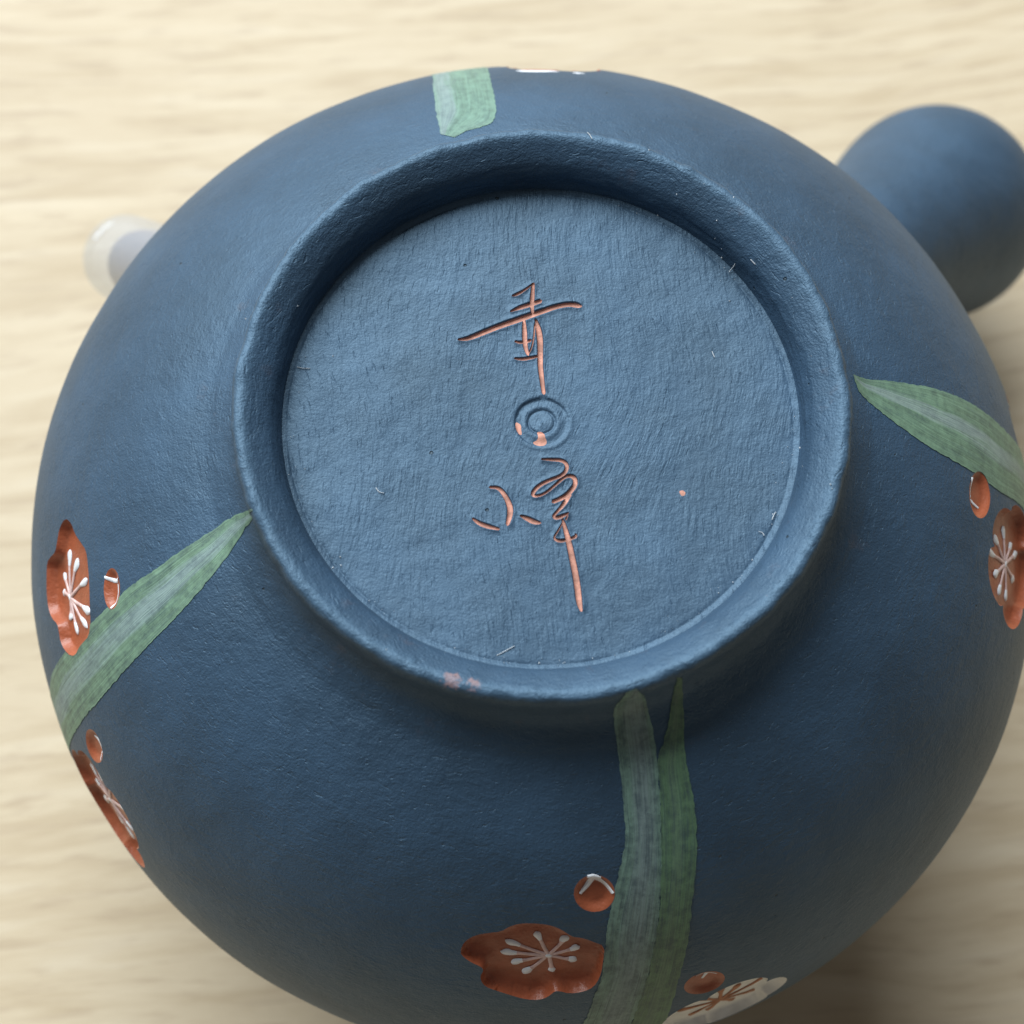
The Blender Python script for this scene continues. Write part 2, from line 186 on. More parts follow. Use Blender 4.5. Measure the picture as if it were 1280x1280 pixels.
CLAY = (0.027, 0.056, 0.098, 1)
def clay(name, sx, sy, amp, mottled=.0, rot=0.0, wear=False, wrap=True):
    m, nt, b = mat(name); L = nt.links.new
    uv = nd(nt, 'ShaderNodeUVMap').outputs[0]
    geo = nd(nt, 'ShaderNodeTexCoord').outputs['Object']
    # low frequency bend so that the burnishing strokes wander
    warp = nd(nt, 'ShaderNodeTexNoise'); L(uv, warp.inputs['Vector']); warp.inputs['Scale'].default_value = .22 if wrap else .055; warp.inputs['Detail'].default_value = .5
    off = nd(nt, 'ShaderNodeVectorMath', operation='MULTIPLY_ADD'); L(warp.outputs['Color'], off.inputs[0]); off.inputs[1].default_value = (2.2, 2.2, 0) if wrap else (9, 5, 0); L(uv, off.inputs[2])
    v = off.outputs[0]
    if wrap:                                               # strokes follow the wall round the pot without a seam
        so = nd(nt, 'ShaderNodeSeparateXYZ'); L(geo, so.inputs[0]); su = nd(nt, 'ShaderNodeSeparateXYZ'); L(uv, su.inputs[0])
        fl = nd(nt, 'ShaderNodeCombineXYZ'); L(so.outputs[0], fl.inputs[0]); L(so.outputs[1], fl.inputs[1])
        nm = nd(nt, 'ShaderNodeVectorMath', operation='NORMALIZE'); L(fl.outputs[0], nm.inputs[0])
        sc_ = nd(nt, 'ShaderNodeVectorMath', operation='SCALE'); L(nm.outputs[0], sc_.inputs[0]); sc_.inputs['Scale'].default_value = 40
        ss_ = nd(nt, 'ShaderNodeSeparateXYZ'); L(sc_.outputs[0], ss_.inputs[0])
        cb = nd(nt, 'ShaderNodeCombineXYZ'); L(ss_.outputs[0], cb.inputs[0]); L(ss_.outputs[1], cb.inputs[1])
        L(su.outputs[1], cb.inputs[2])
        w2 = nd(nt, 'ShaderNodeTexNoise'); L(cb.outputs[0], w2.inputs['Vector']); w2.inputs['Scale'].default_value = .16; w2.inputs['Detail'].default_value = 2
        o2 = nd(nt, 'ShaderNodeVectorMath', operation='MULTIPLY_ADD'); L(w2.outputs['Color'], o2.inputs[0]); o2.inputs[1].default_value = (2.2, 2.2, 2.8); L(cb.outputs[0], o2.inputs[2])
        v = o2.outputs[0]; zs = sy
    else: zs = 1
    n1 = noise_(nt, mapping(nt, v, (sx, sx if wrap else sy, zs), rot=(0, 0, rot)), 1.0, 3, .6, .15)
    n2 = noise_(nt, mapping(nt, v, (sx * 1.1, (sx if wrap else sy) * 1.1, zs), loc=(9, 4, 0), rot=(0, .35 if wrap else 0, rot + .55)), 1.5, 2, .5, .15)
    n3 = noise_(nt, mapping(nt, geo, (1000, 1000, 1000)), 5.5, 2, .6)
    cut = ramp(nt, n2, [(.27, 0.0), (.37, 1.0)])
    msk = noise_(nt, mapping(nt, geo, (1000, 1000, 1000), loc=(4, 4, 4)), .36, 3, .6)
    h = math_(nt, 'ADD', math_(nt, 'MULTIPLY', n1, ramp(nt, msk, [(.36, .12), (.66, 1.0)])), math_(nt, 'MULTIPLY', cut, .27))
    h = math_(nt, 'ADD', h, math_(nt, 'MULTIPLY', n3, .5 if wrap else .32))
    vo = nd(nt, 'ShaderNodeTexVoronoi'); L(mapping(nt, geo, (1000, 1000, 1000)), vo.inputs['Vector']); vo.inputs['Scale'].default_value = .28
    big = noise_(nt, mapping(nt, geo, (1000, 1000, 1000)), 3.1, 1)
    dd = math_(nt, 'ADD', vo.outputs['Distance'], math_(nt, 'MULTIPLY', big, .04))
    pit = ramp(nt, dd, [(.045, 0.0), (.062, 1.0)])
    h = math_(nt, 'ADD', h, math_(nt, 'MULTIPLY', pit, .9))
    bp = nd(nt, 'ShaderNodeBump'); L(h, bp.inputs['Height']); bp.inputs['Strength'].default_value = 1.0; bp.inputs['Distance'].default_value = amp * MM
    L(bp.outputs[0], b.inputs['Normal'])
    tone = noise_(nt, mapping(nt, geo, (1000, 1000, 1000)), .12, 4, .55)
    c = mix(nt, ramp(nt, tone, [(.3, 0.0), (.7, 1.0)]), tuple(x * .74 for x in CLAY[:3]) + (1,), tuple(x * 1.22 for x in CLAY[:3]) + (1,))
    fine = noise_(nt, mapping(nt, geo, (1000, 1000, 1000)), 2.3, 4, .7)
    c = mix(nt, ramp(nt, fine, [(.35, 0.0), (.75, .22)]), c, (.045, .088, .145, 1))
    c = mix(nt, pit, (.012, .015, .02, 1), c)
    if wear:
        rub = noise_(nt, mapping(nt, geo, (1000, 1000, 1000)), .33, 5, .7)
        c = mix(nt, ramp(nt, rub, [(.60, 0.0), (.74, .30)]), c, (.11, .07, .065, 1))
        dusty0 = noise_(nt, mapping(nt, geo, (1000, 1000, 1000)), 1.6, 4, .75)
        chip = noise_(nt, mapping(nt, geo, (1000, 1000, 1000), loc=(3.1, 8.7, 1.4)), .9, 5, .75)
        c = mix(nt, ramp(nt, chip, [(.735, 0.0), (.76, .9)]), c, (.36, .16, .11, 1))
        for px_, rad_ in CHIP_POINTS:
            vd = nd(nt, 'ShaderNodeVectorMath', operation='DISTANCE'); L(mapping(nt, geo, (1000, 1000, 1000)), vd.inputs[0]); vd.inputs[1].default_value = px_
            f_ = math_(nt, 'ADD', math_(nt, 'DIVIDE', vd.outputs['Value'], rad_), math_(nt, 'MULTIPLY', math_(nt, 'SUBTRACT', dusty0, .5), 4.5))
            c = mix(nt, ramp(nt, f_, [(.45, .85), (.85, 0.0)]), c, (.40, .18, .12, 1))
        dusty = noise_(nt, mapping(nt, geo, (1000, 1000, 1000), loc=(1, 2, 3)), 3.2, 5, .8)
        c = mix(nt, ramp(nt, dusty, [(.64, 0.0), (.78, .5)]), c, (.10, .16, .22, 1))
    if wear:                                               # rubbed pale along the crest
        sy_ = nd(nt, 'ShaderNodeSeparateXYZ'); L(uv, sy_.inputs[0])
        e_ = math_(nt, 'ADD', math_(nt, 'ABSOLUTE', math_(nt, 'ADD', sy_.outputs[1], .35)), math_(nt, 'MULTIPLY', math_(nt, 'SUBTRACT', dusty0, .5), 2.0))
        c = mix(nt, ramp(nt, e_, [(.30, .5), (.95, 0.0)]), c, (.055, .105, .165, 1))
    L(c, b.inputs['Base Color'])
    ro = ramp(nt, n3, [(.3, .50), (.7, .60)]); L(ro, b.inputs['Roughness'])
    b.inputs['Specular IOR Level'].default_value = .85; b.inputs['Specular Tint'].default_value = (.57, .81, 1.0, 1)
    b.inputs['Sheen Weight'].default_value = 0; b.inputs['Sheen Roughness'].default_value = .4; b.inputs['Sheen Tint'].default_value = (.9, .85, .8, 1)
    return m
M_BODY = clay('unglazed_navy_clay', .7, 2.0, .11)
M_DISC = clay('smeared_navy_clay', 2.6, .42, .115, rot=-.25, wrap=False)
M_RING = clay('trimmed_navy_clay', .35, 2.4, .13, wear=True)

def plain(name, col, rough, bump=0.0, bs=6.0, var=.15, spec=.5):
    m, nt, b = mat(name); L = nt.links.new
    geo = mapping(nt, nd(nt, 'ShaderNodeTexCoord').outputs['Object'], (1000, 1000, 1000))
    n = noise_(nt, geo, bs, 3, .6); n2 = noise_(nt, geo, bs * .3, 2, .5)
    a = tuple(x * (1 - var) for x in col) + (1,); c = tuple(min(1, x * (1 + var)) for x in col) + (1,)
    L(mix(nt, ramp(nt, n2, [(.3, 0.0), (.7, 1.0)]), a, c), b.inputs['Base Color'])
    b.inputs['Roughness'].default_value = rough; b.inputs['Specular IOR Level'].default_value = spec
    if bump:
        bp = nd(nt, 'ShaderNodeBump'); L(n, bp.inputs['Height']); bp.inputs['Distance'].default_value = bump * MM; L(bp.outputs[0], b.inputs['Normal'])
    return m
M_TERRA = plain('bare_terracotta', (.35, .092, .040), .38, .05, 4, .10)
M_GROOVE = plain('scratched_terracotta', (.50, .23, .165), .7, .05, 5, .30)
M_WHITE = plain('white_enamel_paint', (.82, .84, .88), .35, .02, 5, .04)
M_WASH = plain('thin_white_wash', (.68, .48, .45), .45, .02, 5, .18)
M_CREAM = plain('cream_enamel_paint', (.76, .75, .71), .5, .04, 3, .10)
M_BROWN = plain('brown_enamel_paint', (.40, .15, .06), .5, .02, 5, .2)
M_DUST = plain('pale_dust', (.75, .78, .80), .8)

def leaf_mat(name, green, pale, band_c, band_w, seethrough, band_amt=.8):
    """brushed paint; uv.x runs 0..1 across, uv.y in mm along the leaf"""
    m, nt, b = mat(name); L = nt.links.new
    uv = nd(nt, 'ShaderNodeUVMap').outputs[0]
    sep = nd(nt, 'ShaderNodeSeparateXYZ'); L(uv, sep.inputs[0]); u = sep.outputs[0]
    geo = mapping(nt, nd(nt, 'ShaderNodeTexCoord').outputs['Object'], (1000, 1000, 1000))
    streak = noise_(nt, mapping(nt, uv, (22, .10, 1)), 1, 4, .65, .3)
    streak2 = noise_(nt, mapping(nt, uv, (9, .22, 1), loc=(3, 3, 0)), 1, 3, .5, .4)
    mot = noise_(nt, mapping(nt, geo, (1, 1, 1)), 1.1, 4, .7)
    wobble = math_(nt, 'MULTIPLY', math_(nt, 'SUBTRACT', noise_(nt, mapping(nt, uv, (0, .12, 1)), 1, 1), .5), .25)
    d = math_(nt, 'ABSOLUTE', math_(nt, 'SUBTRACT', math_(nt, 'ADD', u, wobble), band_c))
    band = ramp(nt, math_(nt, 'ADD', d, math_(nt, 'MULTIPLY', math_(nt, 'SUBTRACT', streak2, .5), .30)), [(band_w * .45, 1.0), (band_w * 1.5, 0.0)])
    g1 = tuple(x * .72 for x in green) + (1,); g2 = tuple(x * 1.25 for x in green) + (1,)
    c = mix(nt, ramp(nt, mot, [(.30, 0.0), (.70, 1.0)]), g1, g2)
    c = mix(nt, ramp(nt, streak, [(.45, 0.0), (.70, .75)]), c, tuple(x * 1.5 for x in green) + (1,))
    c = mix(nt, math_(nt, 'MULTIPLY', band, ramp(nt, streak, [(.30, band_amt * .55), (.62, band_amt)])), c, pale + (1,))
    line = ramp(nt, math_(nt, 'ABSOLUTE', math_(nt, 'SUBTRACT', d, band_w)), [(.0, .30), (.03, 0.0)])
    c = mix(nt, line, c, tuple(min(1, x * 1.25) for x in pale) + (1,))
    e = math_(nt, 'MINIMUM', u, math_(nt, 'SUBTRACT', 1.0, u))
    c = mix(nt, ramp(nt, e, [(.0, .5), (.05, 0.0)]), c, tuple(x * 1.45 for x in green) + (1,))
    speck = noise_(nt, geo, 3.4, 3, .75)
    c = mix(nt, ramp(nt, speck, [(.60, 0.0), (.72, seethrough * 1.2)]), c, (.06, .11, .13, 1))
    see = ramp(nt, math_(nt, 'ADD', math_(nt, 'MULTIPLY', mot, .5), math_(nt, 'MULTIPLY', streak2, .5)), [(.36, seethrough), (.54, 0.0)])
    c = mix(nt, see, c, (.035, .065, .085, 1))
    gap = noise_(nt, mapping(nt, uv, (34, .16, 1), loc=(5, 1, 0)), 1, 3, .6, .2)
    c = mix(nt, ramp(nt, gap, [(.55, 0.0), (.72, seethrough * 1.3)]), c, (.045, .085, .10, 1))
    L(c, b.inputs['Base Color']); b.inputs['Roughness'].default_value = .55
    hh = math_(nt, 'ADD', streak, math_(nt, 'MULTIPLY', gap, .6))
    bp = nd(nt, 'ShaderNodeBump'); L(hh, bp.inputs['Height']); bp.inputs['Distance'].default_value = .05 * MM; L(bp.outputs[0], b.inputs['Normal'])
    return m
GREEN = (.135, .225, .155)
M_LEAF = leaf_mat('green_brushed_paint', GREEN, (.25, .33, .34), .47, .16, .45)
M_LEAF_R = leaf_mat('green_brushed_paint_right', (.13, .215, .145), (.27, .34, .33), .45, .10, .30)
M_LEAF_PALE = leaf_mat('grey_green_brushed_paint', (.145, .24, .20), (.21, .275, .29), .58, .26, .65)
M_LEAF_DEEP = leaf_mat('deep_green_brushed_paint', (.095, .18, .105), (.14, .22, .15), .45, .12, .6, .5)
M_LEAF_BACK = leaf_mat('mint_brushed_paint', (.135, .23, .18), (.24, .31, .32), .14, .15, .30)

def wood():
    m, nt, b = mat('pale_beech_laminate'); L = nt.links.new
    co = nd(nt, 'ShaderNodeTexCoord').outputs['Object']
    v = mapping(nt, co, (1000, 1000, 1000), rot=(0, 0, math.radians(-7)))
    wn = nd(nt, 'ShaderNodeTexNoise'); L(v, wn.inputs['Vector']); wn.inputs['Scale'].default_value = .018; wn.inputs['Detail'].default_value = 1
    ad = nd(nt, 'ShaderNodeVectorMath', operation='MULTIPLY_ADD'); L(wn.outputs['Color'], ad.inputs[0]); ad.inputs[1].default_value = (0, 14, 0); L(v, ad.inputs[2]); v = ad.outputs[0]
    big = noise_(nt, mapping(nt, v, (.012, .14, 1)), 1, 3, .5, .3)
    mid = noise_(nt, mapping(nt, v, (.05, .42, 1)), 1, 3, .55, .5)
    fle = noise_(nt, mapping(nt, v, (.10, .80, 1), loc=(7, 2, 0)), 1, 3, .6, .3)
    fin = noise_(nt, mapping(nt, v, (.35, 3.5, 1)), 1, 3, .6)
    c = mix(nt, ramp(nt, big, [(.3, 0.0), (.7, 1.0)]), (.54, .43, .288, 1), (.60, .49, .34, 1))
    c = mix(nt, ramp(nt, mid, [(.48, 0.0), (.66, .65)]), c, (.46, .35, .22, 1))
    c = mix(nt, ramp(nt, fle, [(.53, 0.0), (.66, .65)]), c, (.43, .325, .215, 1))
    c = mix(nt, ramp(nt, mid, [(.30, .5), (.44, 0.0)]), c, (.64, .54, .395, 1))
    c = mix(nt, ramp(nt, fin, [(.45, 0.0), (.75, .22)]), c, (.43, .33, .22, 1))
    L(c, b.inputs['Base Color']); b.inputs['Roughness'].default_value = .5; b.inputs['Specular IOR Level'].default_value = .3
    bp = nd(nt, 'ShaderNodeBump'); L(fin, bp.inputs['Height']); bp.inputs['Distance'].default_value = .04 * MM; L(bp.outputs[0], b.inputs['Normal'])
    return m
M_WOOD = wood()
m, nt, b = mat('clear_vinyl'); M_VINYL = m
nt.nodes.remove(b); tr = nd(nt, 'ShaderNodeBsdfTransparent'); tr.inputs[0].default_value = (.90, .94, 1, 1)
gl = nd(nt, 'ShaderNodeBsdfGlossy'); gl.inputs['Roughness'].default_value = .10; gl.inputs['Color'].default_value = (1, 1, 1, 1)
df = nd(nt, 'ShaderNodeBsdfDiffuse'); df.inputs[0].default_value = (.66, .68, .76, 1)
lw = nd(nt, 'ShaderNodeLayerWeight'); lw.inputs['Blend'].default_value = .45
m1 = nd(nt, 'ShaderNodeMixShader'); m1.inputs[0].default_value = .25; nt.links.new(gl.outputs[0], m1.inputs[1]); nt.links.new(df.outputs[0], m1.inputs[2])
m2 = nd(nt, 'ShaderNodeMixShader'); nt.links.new(math_(nt, 'MULTIPLY_ADD', lw.outputs['Facing'], .42), m2.inputs[0]); m2.inputs[0].links[0].from_node.inputs[2].default_value = .06
nt.links.new(tr.outputs[0], m2.inputs[1]); nt.links.new(m1.outputs[0], m2.inputs[2]); nt.links.new(m2.outputs[0], nt.nodes['Material Output'].inputs[0])

# ------------------------------------------------------------------ table
bm = bmesh.new(); bmesh.ops.create_cube(bm, size=1)
bmesh.ops.scale(bm, vec=(1.5, 1.0, .028), verts=bm.verts); bmesh.ops.translate(bm, vec=(.1, .05, -.014), verts=bm.verts)
bmesh.ops.bevel(bm, geom=list(bm.edges), offset=.003, segments=3, affect='EDGES')
me = bpy.data.meshes.new('table'); bm.to_mesh(me); bm.free(); me.materials.append(M_WOOD)
table = bpy.data.objects.new('tabletop', me); COL.objects.link(table)
tag(table, 'pale beech wood tabletop with fine horizontal grain beneath the upturned teapot', 'table')

# ------------------------------------------------------------------ teapot
pot = bpy.data.objects.new('teapot', None); COL.objects.link(pot); pot.empty_display_size = .03
tag(pot, 'dark navy unglazed clay teapot turned upside down, painted with green leaves and red blossoms', 'teapot')

KX = 40.0                                                  # plane x = radians * KX, plane y = s
def to_plane(l): return [(math.radians(a[0]) * KX, a[1]) + tuple(a[2:]) for a in l]
def flower_outline(th0, s0, rad, rot, seed, notch=.17):
    r_ = random.Random(seed); rr = float(np.interp(s0, SF, RFs)); ph = [r_.uniform(.92, 1.08) for _ in range(5)]
    pts = []
    for i in range(80):
        a = 2 * math.pi * i / 80; kx = int(((a / (2 * math.pi) * 5) + .5) % 5)
        rad_ = rad * ph[kx] * (1 - notch + notch * abs(math.cos(2.5 * a)) ** .55)
        pts.append((math.radians(th0) * KX + rad_ * math.cos(a + rot) * KX / rr, s0 + rad_ * math.sin(a + rot)))
    return pts
def flower_tips(th0, s0, rad, rot, n, seed):
    r_ = random.Random(seed); rr = float(np.interp(s0, SF, RFs))
    return [(math.radians(th0) * KX + rad * f * math.cos(a) * KX / rr, s0 + rad * f * math.sin(a))
            for a, f in ((rot + 2 * math.pi * (i + r_.uniform(-.25, .25)) / n, r_.uniform(.42, .62)) for i in range(n))]
flowers = []
for key, depth, lab in (('f', 1.1, 'large red carved blossom beside the twin green leaves'), ('l', 1.0, 'red carved blossom beside the left leaf')):
    d = BLOSSOM_FRONT if key == 'f' else BLOSSOM_LEFT
    flowers.append(dict(name='blossom', label=lab, outline=[tuple(p[:2]) for p in resample(to_plane(d['outline']), .22)], centre=to_plane([d['centre']])[0],
                        tips=to_plane(d['tips']), depth=depth, mats=(M_TERRA, M_WASH, M_WHITE)))
P_ = POINTS
for nm, key, rad, rot, mats, lab in (('blossom', 'lowleft', 6.0, .4, (M_TERRA, M_WASH, M_WHITE), 'red carved blossom on the lower left edge of the pot'),
                               ('blossom', 'right', 5.3, -math.pi / 2 + .62, (M_TERRA, M_WASH, M_WHITE), 'red carved blossom under the right leaf'),
                               ('blossom', 'white', 6.2, 1.2, (M_CREAM, M_BROWN, M_BROWN), 'white carved blossom with brown stamens'),
                               ('blossom', 'back', 5.0, .2, (M_TERRA, M_WASH, M_WHITE), 'red and white blossom on the far edge of the pot'),
                               ('blossom', 'farright', 4.6, .9, (M_TERRA, M_WASH, M_WHITE), 'red and white blossom above the right leaf')):
    th0, s0 = P_[key]
    flowers.append(dict(name=nm, label=lab, outline=flower_outline(th0, s0, rad, rot, hash(len(flowers)) % 97), centre=(math.radians(th0) * KX, s0),
                        tips=flower_tips(th0, s0, rad, rot, 9, len(flowers)), depth=.95, mats=mats))
budlab = {'front': 'bud above the large blossom', 'left': 'bud beside the left blossom', 'lowleft': 'bud below the left leaf', 'right': 'bud under the right leaf', 'lowright': 'bud above the white blossom'}
buds = [dict(name='bud', label='small red ' + budlab[d['name']], outline=[tuple(p[:2]) for p in resample(to_plane(d['outline']), .2)], depth=.45,
             strokes=[to_plane(s_) for s_ in d['strokes']], mats=(M_TERRA, M_WASH, M_WHITE)) for d in BUDS]
cuts = flowers + buds

# outer body shell: regular grid, with triangulated windows round each carving
S0 = 9.0                                                   # body starts just outside the foot
NT = 384
thg = np.linspace(-math.pi, math.pi, NT + 1) * KX
sg = np.concatenate([np.arange(S0, PS[-1], .72), [PS[-1]]])
wins = []
for c in cuts:
    P = np.array(c['outline']); x0 = np.searchsorted(thg, P[:, 0].min()) - 2; x1 = np.searchsorted(thg, P[:, 0].max()) + 1
    y0 = max(0, np.searchsorted(sg, P[:, 1].min()) - 2); y1 = min(len(sg) - 1, np.searchsorted(sg, P[:, 1].max()) + 1)
    wins.append([x0, x1, y0, y1, [c]])
ch = True
while ch:                                                  # merge overlapping windows
    ch = False
    for i in range(len(wins)):
        for j in range(i + 1, len(wins)):
            a, b_ = wins[i], wins[j]
            if a[0] <= b_[1] and b_[0] <= a[1] and a[2] <= b_[3] and b_[2] <= a[3]:
                wins[i] = [min(a[0], b_[0]), max(a[1], b_[1]), min(a[2], b_[2]), max(a[3], b_[3]), a[4] + b_[4]]; wins.pop(j); ch = True; break
        if ch: break
V, UV, F = [], [], []
gi = {}
def gv(i, j):
    k_ = (i % NT, j)
    if k_ not in gi:
        gi[k_] = len(V); V.append(surf(thg[i % NT] / KX, sg[j])); UV.append((thg[i % NT], sg[j]))
    return gi[k_]
inwin = set()
for a in wins:
    for i in range(a[0], a[1]):
        for j in range(a[2], a[3]): inwin.add((i % NT, j))
for i in range(NT):
    for j in range(len(sg) - 1):
        if (i, j) not in inwin: F.append((gv(i, j), gv(i, j + 1), gv(i + 1, j + 1), gv(i + 1, j)))
for x0, x1, y0, y1, cs in wins:
    pts = [(thg[i], sg[j]) for i in range(x0, x1 + 1) for j in range(y0, y1 + 1)]
    lab = [(i, j) for i in range(x0, x1 + 1) for j in range(y0, y1 + 1)]
    keep = np.ones(len(pts), bool)
    A = np.array(pts)
    for c in cs:
        d = dist_to(A, c['outline'])
        for q, (i, j) in enumerate(lab):
            if x0 < i < x1 and y0 < j < y1 and (d[q] < .16 or inside(pts[q], c['outline'])): keep[q] = False
    pts = [p for p, k_ in zip(pts, keep) if k_]
    W, T = cdt(pts, [c['outline'] for c in cs])
    key = {(round(thg[i], 4), round(sg[j], 4)): (i, j) for i in range(x0, x1 + 1) for j in range(y0, y1 + 1)}
    idx = {}
    for t in T:
        t = ccw(W, t); cx = (W[t[0]] + W[t[1]] + W[t[2]]) / 3
        if any(inside(cx, c['outline']) for c in cs): continue
        f = []
        for vtx in t:
            if vtx not in idx:
                kk = key.get((round(W[vtx][0], 4), round(W[vtx][1], 4)))
                if kk: idx[vtx] = gv(*kk)
                else:
                    idx[vtx] = len(V); V.append(surf(W[vtx][0] / KX, W[vtx][1])); UV.append(tuple(W[vtx]))
            f.append(idx[vtx])
        F.append(tuple(f[::-1]))
# inner skin of the shell
ip = [(PR[-1][0] - .2, PR[-1][1] - 1.4), (PR[-1][0] - 1.6, PR[-1][1] - 1.9), (PR[-1][0] - 3.0, PR[-1][1] - 1.0)] + \
     [(RFs[i] - 3.2 * NR[i], ZFs[i] - 3.2 * NZ[i]) for i in range(len(SF) - 1, 90, -14)] + [(0.01, H - 9.0)]
prev = [gv(i, len(sg) - 1) for i in range(NT)]
for r_, z_ in ip:
    cur = []
    for i in range(NT):
        a = thg[i] / KX; cur.append(len(V)); V.append((r_ * math.cos(a), r_ * math.sin(a), z_)); UV.append((thg[i], r_ + z_))
    for i in range(NT): F.append((prev[i], cur[i], cur[(i + 1) % NT], prev[(i + 1) % NT]))
    prev = cur
body = build('body', V, F, M_BODY, pot, UV)

# carved blossoms and buds: bowl floor with steep walls, white stamens laid on the floor
def smooth01(x): x = np.clip(x, 0, 1); return x * x * (3 - 2 * x)
def floor_depth(pts, c):
    d = dist_to(np.atleast_2d(pts), c['outline'])
    if c['name'] == 'bud':
        return c['depth'] * smooth01(d / .75)
    return c['depth'] * (.78 * smooth01(d / .30) + .22 * smooth01(d / 1.2))
def carve(c):
    O_ = np.array(c['outline']); mn, mx = O_.min(0), O_.max(0); st = .2
    gx, gy = np.meshgrid(np.arange(mn[0], mx[0], st), np.arange(mn[1], mx[1], st)); G = np.stack([gx.ravel(), gy.ravel()], 1)
    G = G + rng.uniform(-.03, .03, G.shape)
    dg = dist_to(G, O_); G = G[[inside(g, c['outline']) and dd > .12 for g, dd in zip(G, dg)]]
    W, T = cdt([tuple(g) for g in G], [c['outline']])
    T = [ccw(W, t) for t in T if inside((W[t[0]] + W[t[1]] + W[t[2]]) / 3, c['outline'])]
    dep = floor_depth(W, c)
    Vv = [surf(w_[0] / KX, w_[1], -d_ + (.05 * noise.noise(Vector((w_[0] * .8, w_[1] * .8, 3))) if d_ > .2 else 0)) for w_, d_ in zip(W, dep)]
    o = build(c['name'], Vv, [t[::-1] for t in T], c['mats'][0], pot, W)
    if c.get('label'): o['label'] = c['label']
    return o
def ribbon(c, line, parent, name, mats, top=.10, cap=False):
    """raised paint stroke following the carved floor; line = (x, y, halfwidth)"""
    P = resample(line, .12, closed=False, smooth=2); n = len(P); Vv, Ff, mi = [], [], []
    D = np.gradient(P[:, :2], axis=0); D /= np.maximum(np.hypot(*D.T), 1e-9)[:, None]; N = np.stack([-D[:, 1], D[:, 0]], 1)
    prof = [(-1, -.05), (-.75, .6), (0, 1), (.75, .6), (1, -.05)]
    for i in range(n):
        for a, hgt in prof:
            q = P[i, :2] + N[i] * a * P[i, 2]; dp = floor_depth([q], c)[0] if c else 0
            Vv.append(surf(q[0] / KX, q[1], -dp + .03 + hgt * top * min(1, P[i, 2] / .2)))
    for i in range(n - 1):
        for a in range(4): Ff.append((i * 5 + a, (i + 1) * 5 + a, (i + 1) * 5 + a + 1, i * 5 + a + 1)); mi.append(0 if (not cap or i < n * .62) else 1)
    o = build(name, Vv, Ff, mats, parent, mi=mi)
    # keep the faces looking outward
    bm_ = bmesh.new(); bm_.from_mesh(o.data); bm_.normal_update(); bm_.faces.ensure_lookup_table()
    f0 = bm_.faces[len(bm_.faces) // 2]; c0 = f0.calc_center_median(); 
    if f0.normal.dot(Vector((c0.x, c0.y, (c0.z - (H - 37) * MM)))) < 0: bmesh.ops.reverse_faces(bm_, faces=bm_.faces); bm_.to_mesh(o.data)
    bm_.free(); return o
for fi, c in enumerate(flowers):
    fo = carve(c); rr_ = random.Random(fi + 3)
    cx, cy = c['centre'][:2]
    for t in c['tips']:
        tx_, ty_ = t[:2]; dx, dy = tx_ - cx, ty_ - cy; L_ = math.hypot(dx, dy)
        ux, uy = dx / L_, dy / L_; bw = rr_.uniform(.30, .42)
        line = [(cx + ux * .15, cy + uy * .15, .16), (cx + dx * .35, cy + dy * .35, .17), (cx + dx * .72, cy + dy * .72, .15),
                (cx + dx * .9, cy + dy * .9, bw * .85), (cx + dx * 1.0, cy + dy * 1.0, bw * 1.1), (cx + dx * 1.10, cy + dy * 1.10, bw * .8), (cx + dx * 1.16, cy + dy * 1.16, .04)]
        line = [(a + rr_.uniform(-.05, .05), b_ + rr_.uniform(-.05, .05), w_) for a, b_, w_ in line]
        ribbon(c, line, fo, 'stamen', [c['mats'][1], c['mats'][2]], .12, cap=True)
    if fi == 5:                                            # the far blossom shows only two white strokes over the edge of the pot
        for l_ in ([(94.6, 22.3, .05), (93.6, 22.0, .22), (91.6, 21.9, .30), (90.0, 22.0, .2), (88.8, 22.2, .05)], [(87.0, 22.0, .05), (86.3, 21.9, .18), (85.4, 22.0, .05)]):
            ribbon(None, to_plane(l_), fo, 'highlight_stroke', [M_WHITE], .09)
        ribbon(None, to_plane([(94.0, 22.75, .1), (92, 22.55, .42), (90, 22.55, .35), (88.8, 22.7, .05)]), fo, 'petal_edge', [M_TERRA], .05)
    ribbon(c, [(cx - .3, cy, .1), (cx - .12, cy, .28), (cx + .12, cy + .05, .28), (cx + .3, cy, .1)], fo, 'flower_centre', [c['mats'][2]], .14)
for c in buds:
    bo = carve(c)
    for s_ in c['strokes']: ribbon(c, s_, bo, 'highlight_stroke', [M_WHITE], .07)

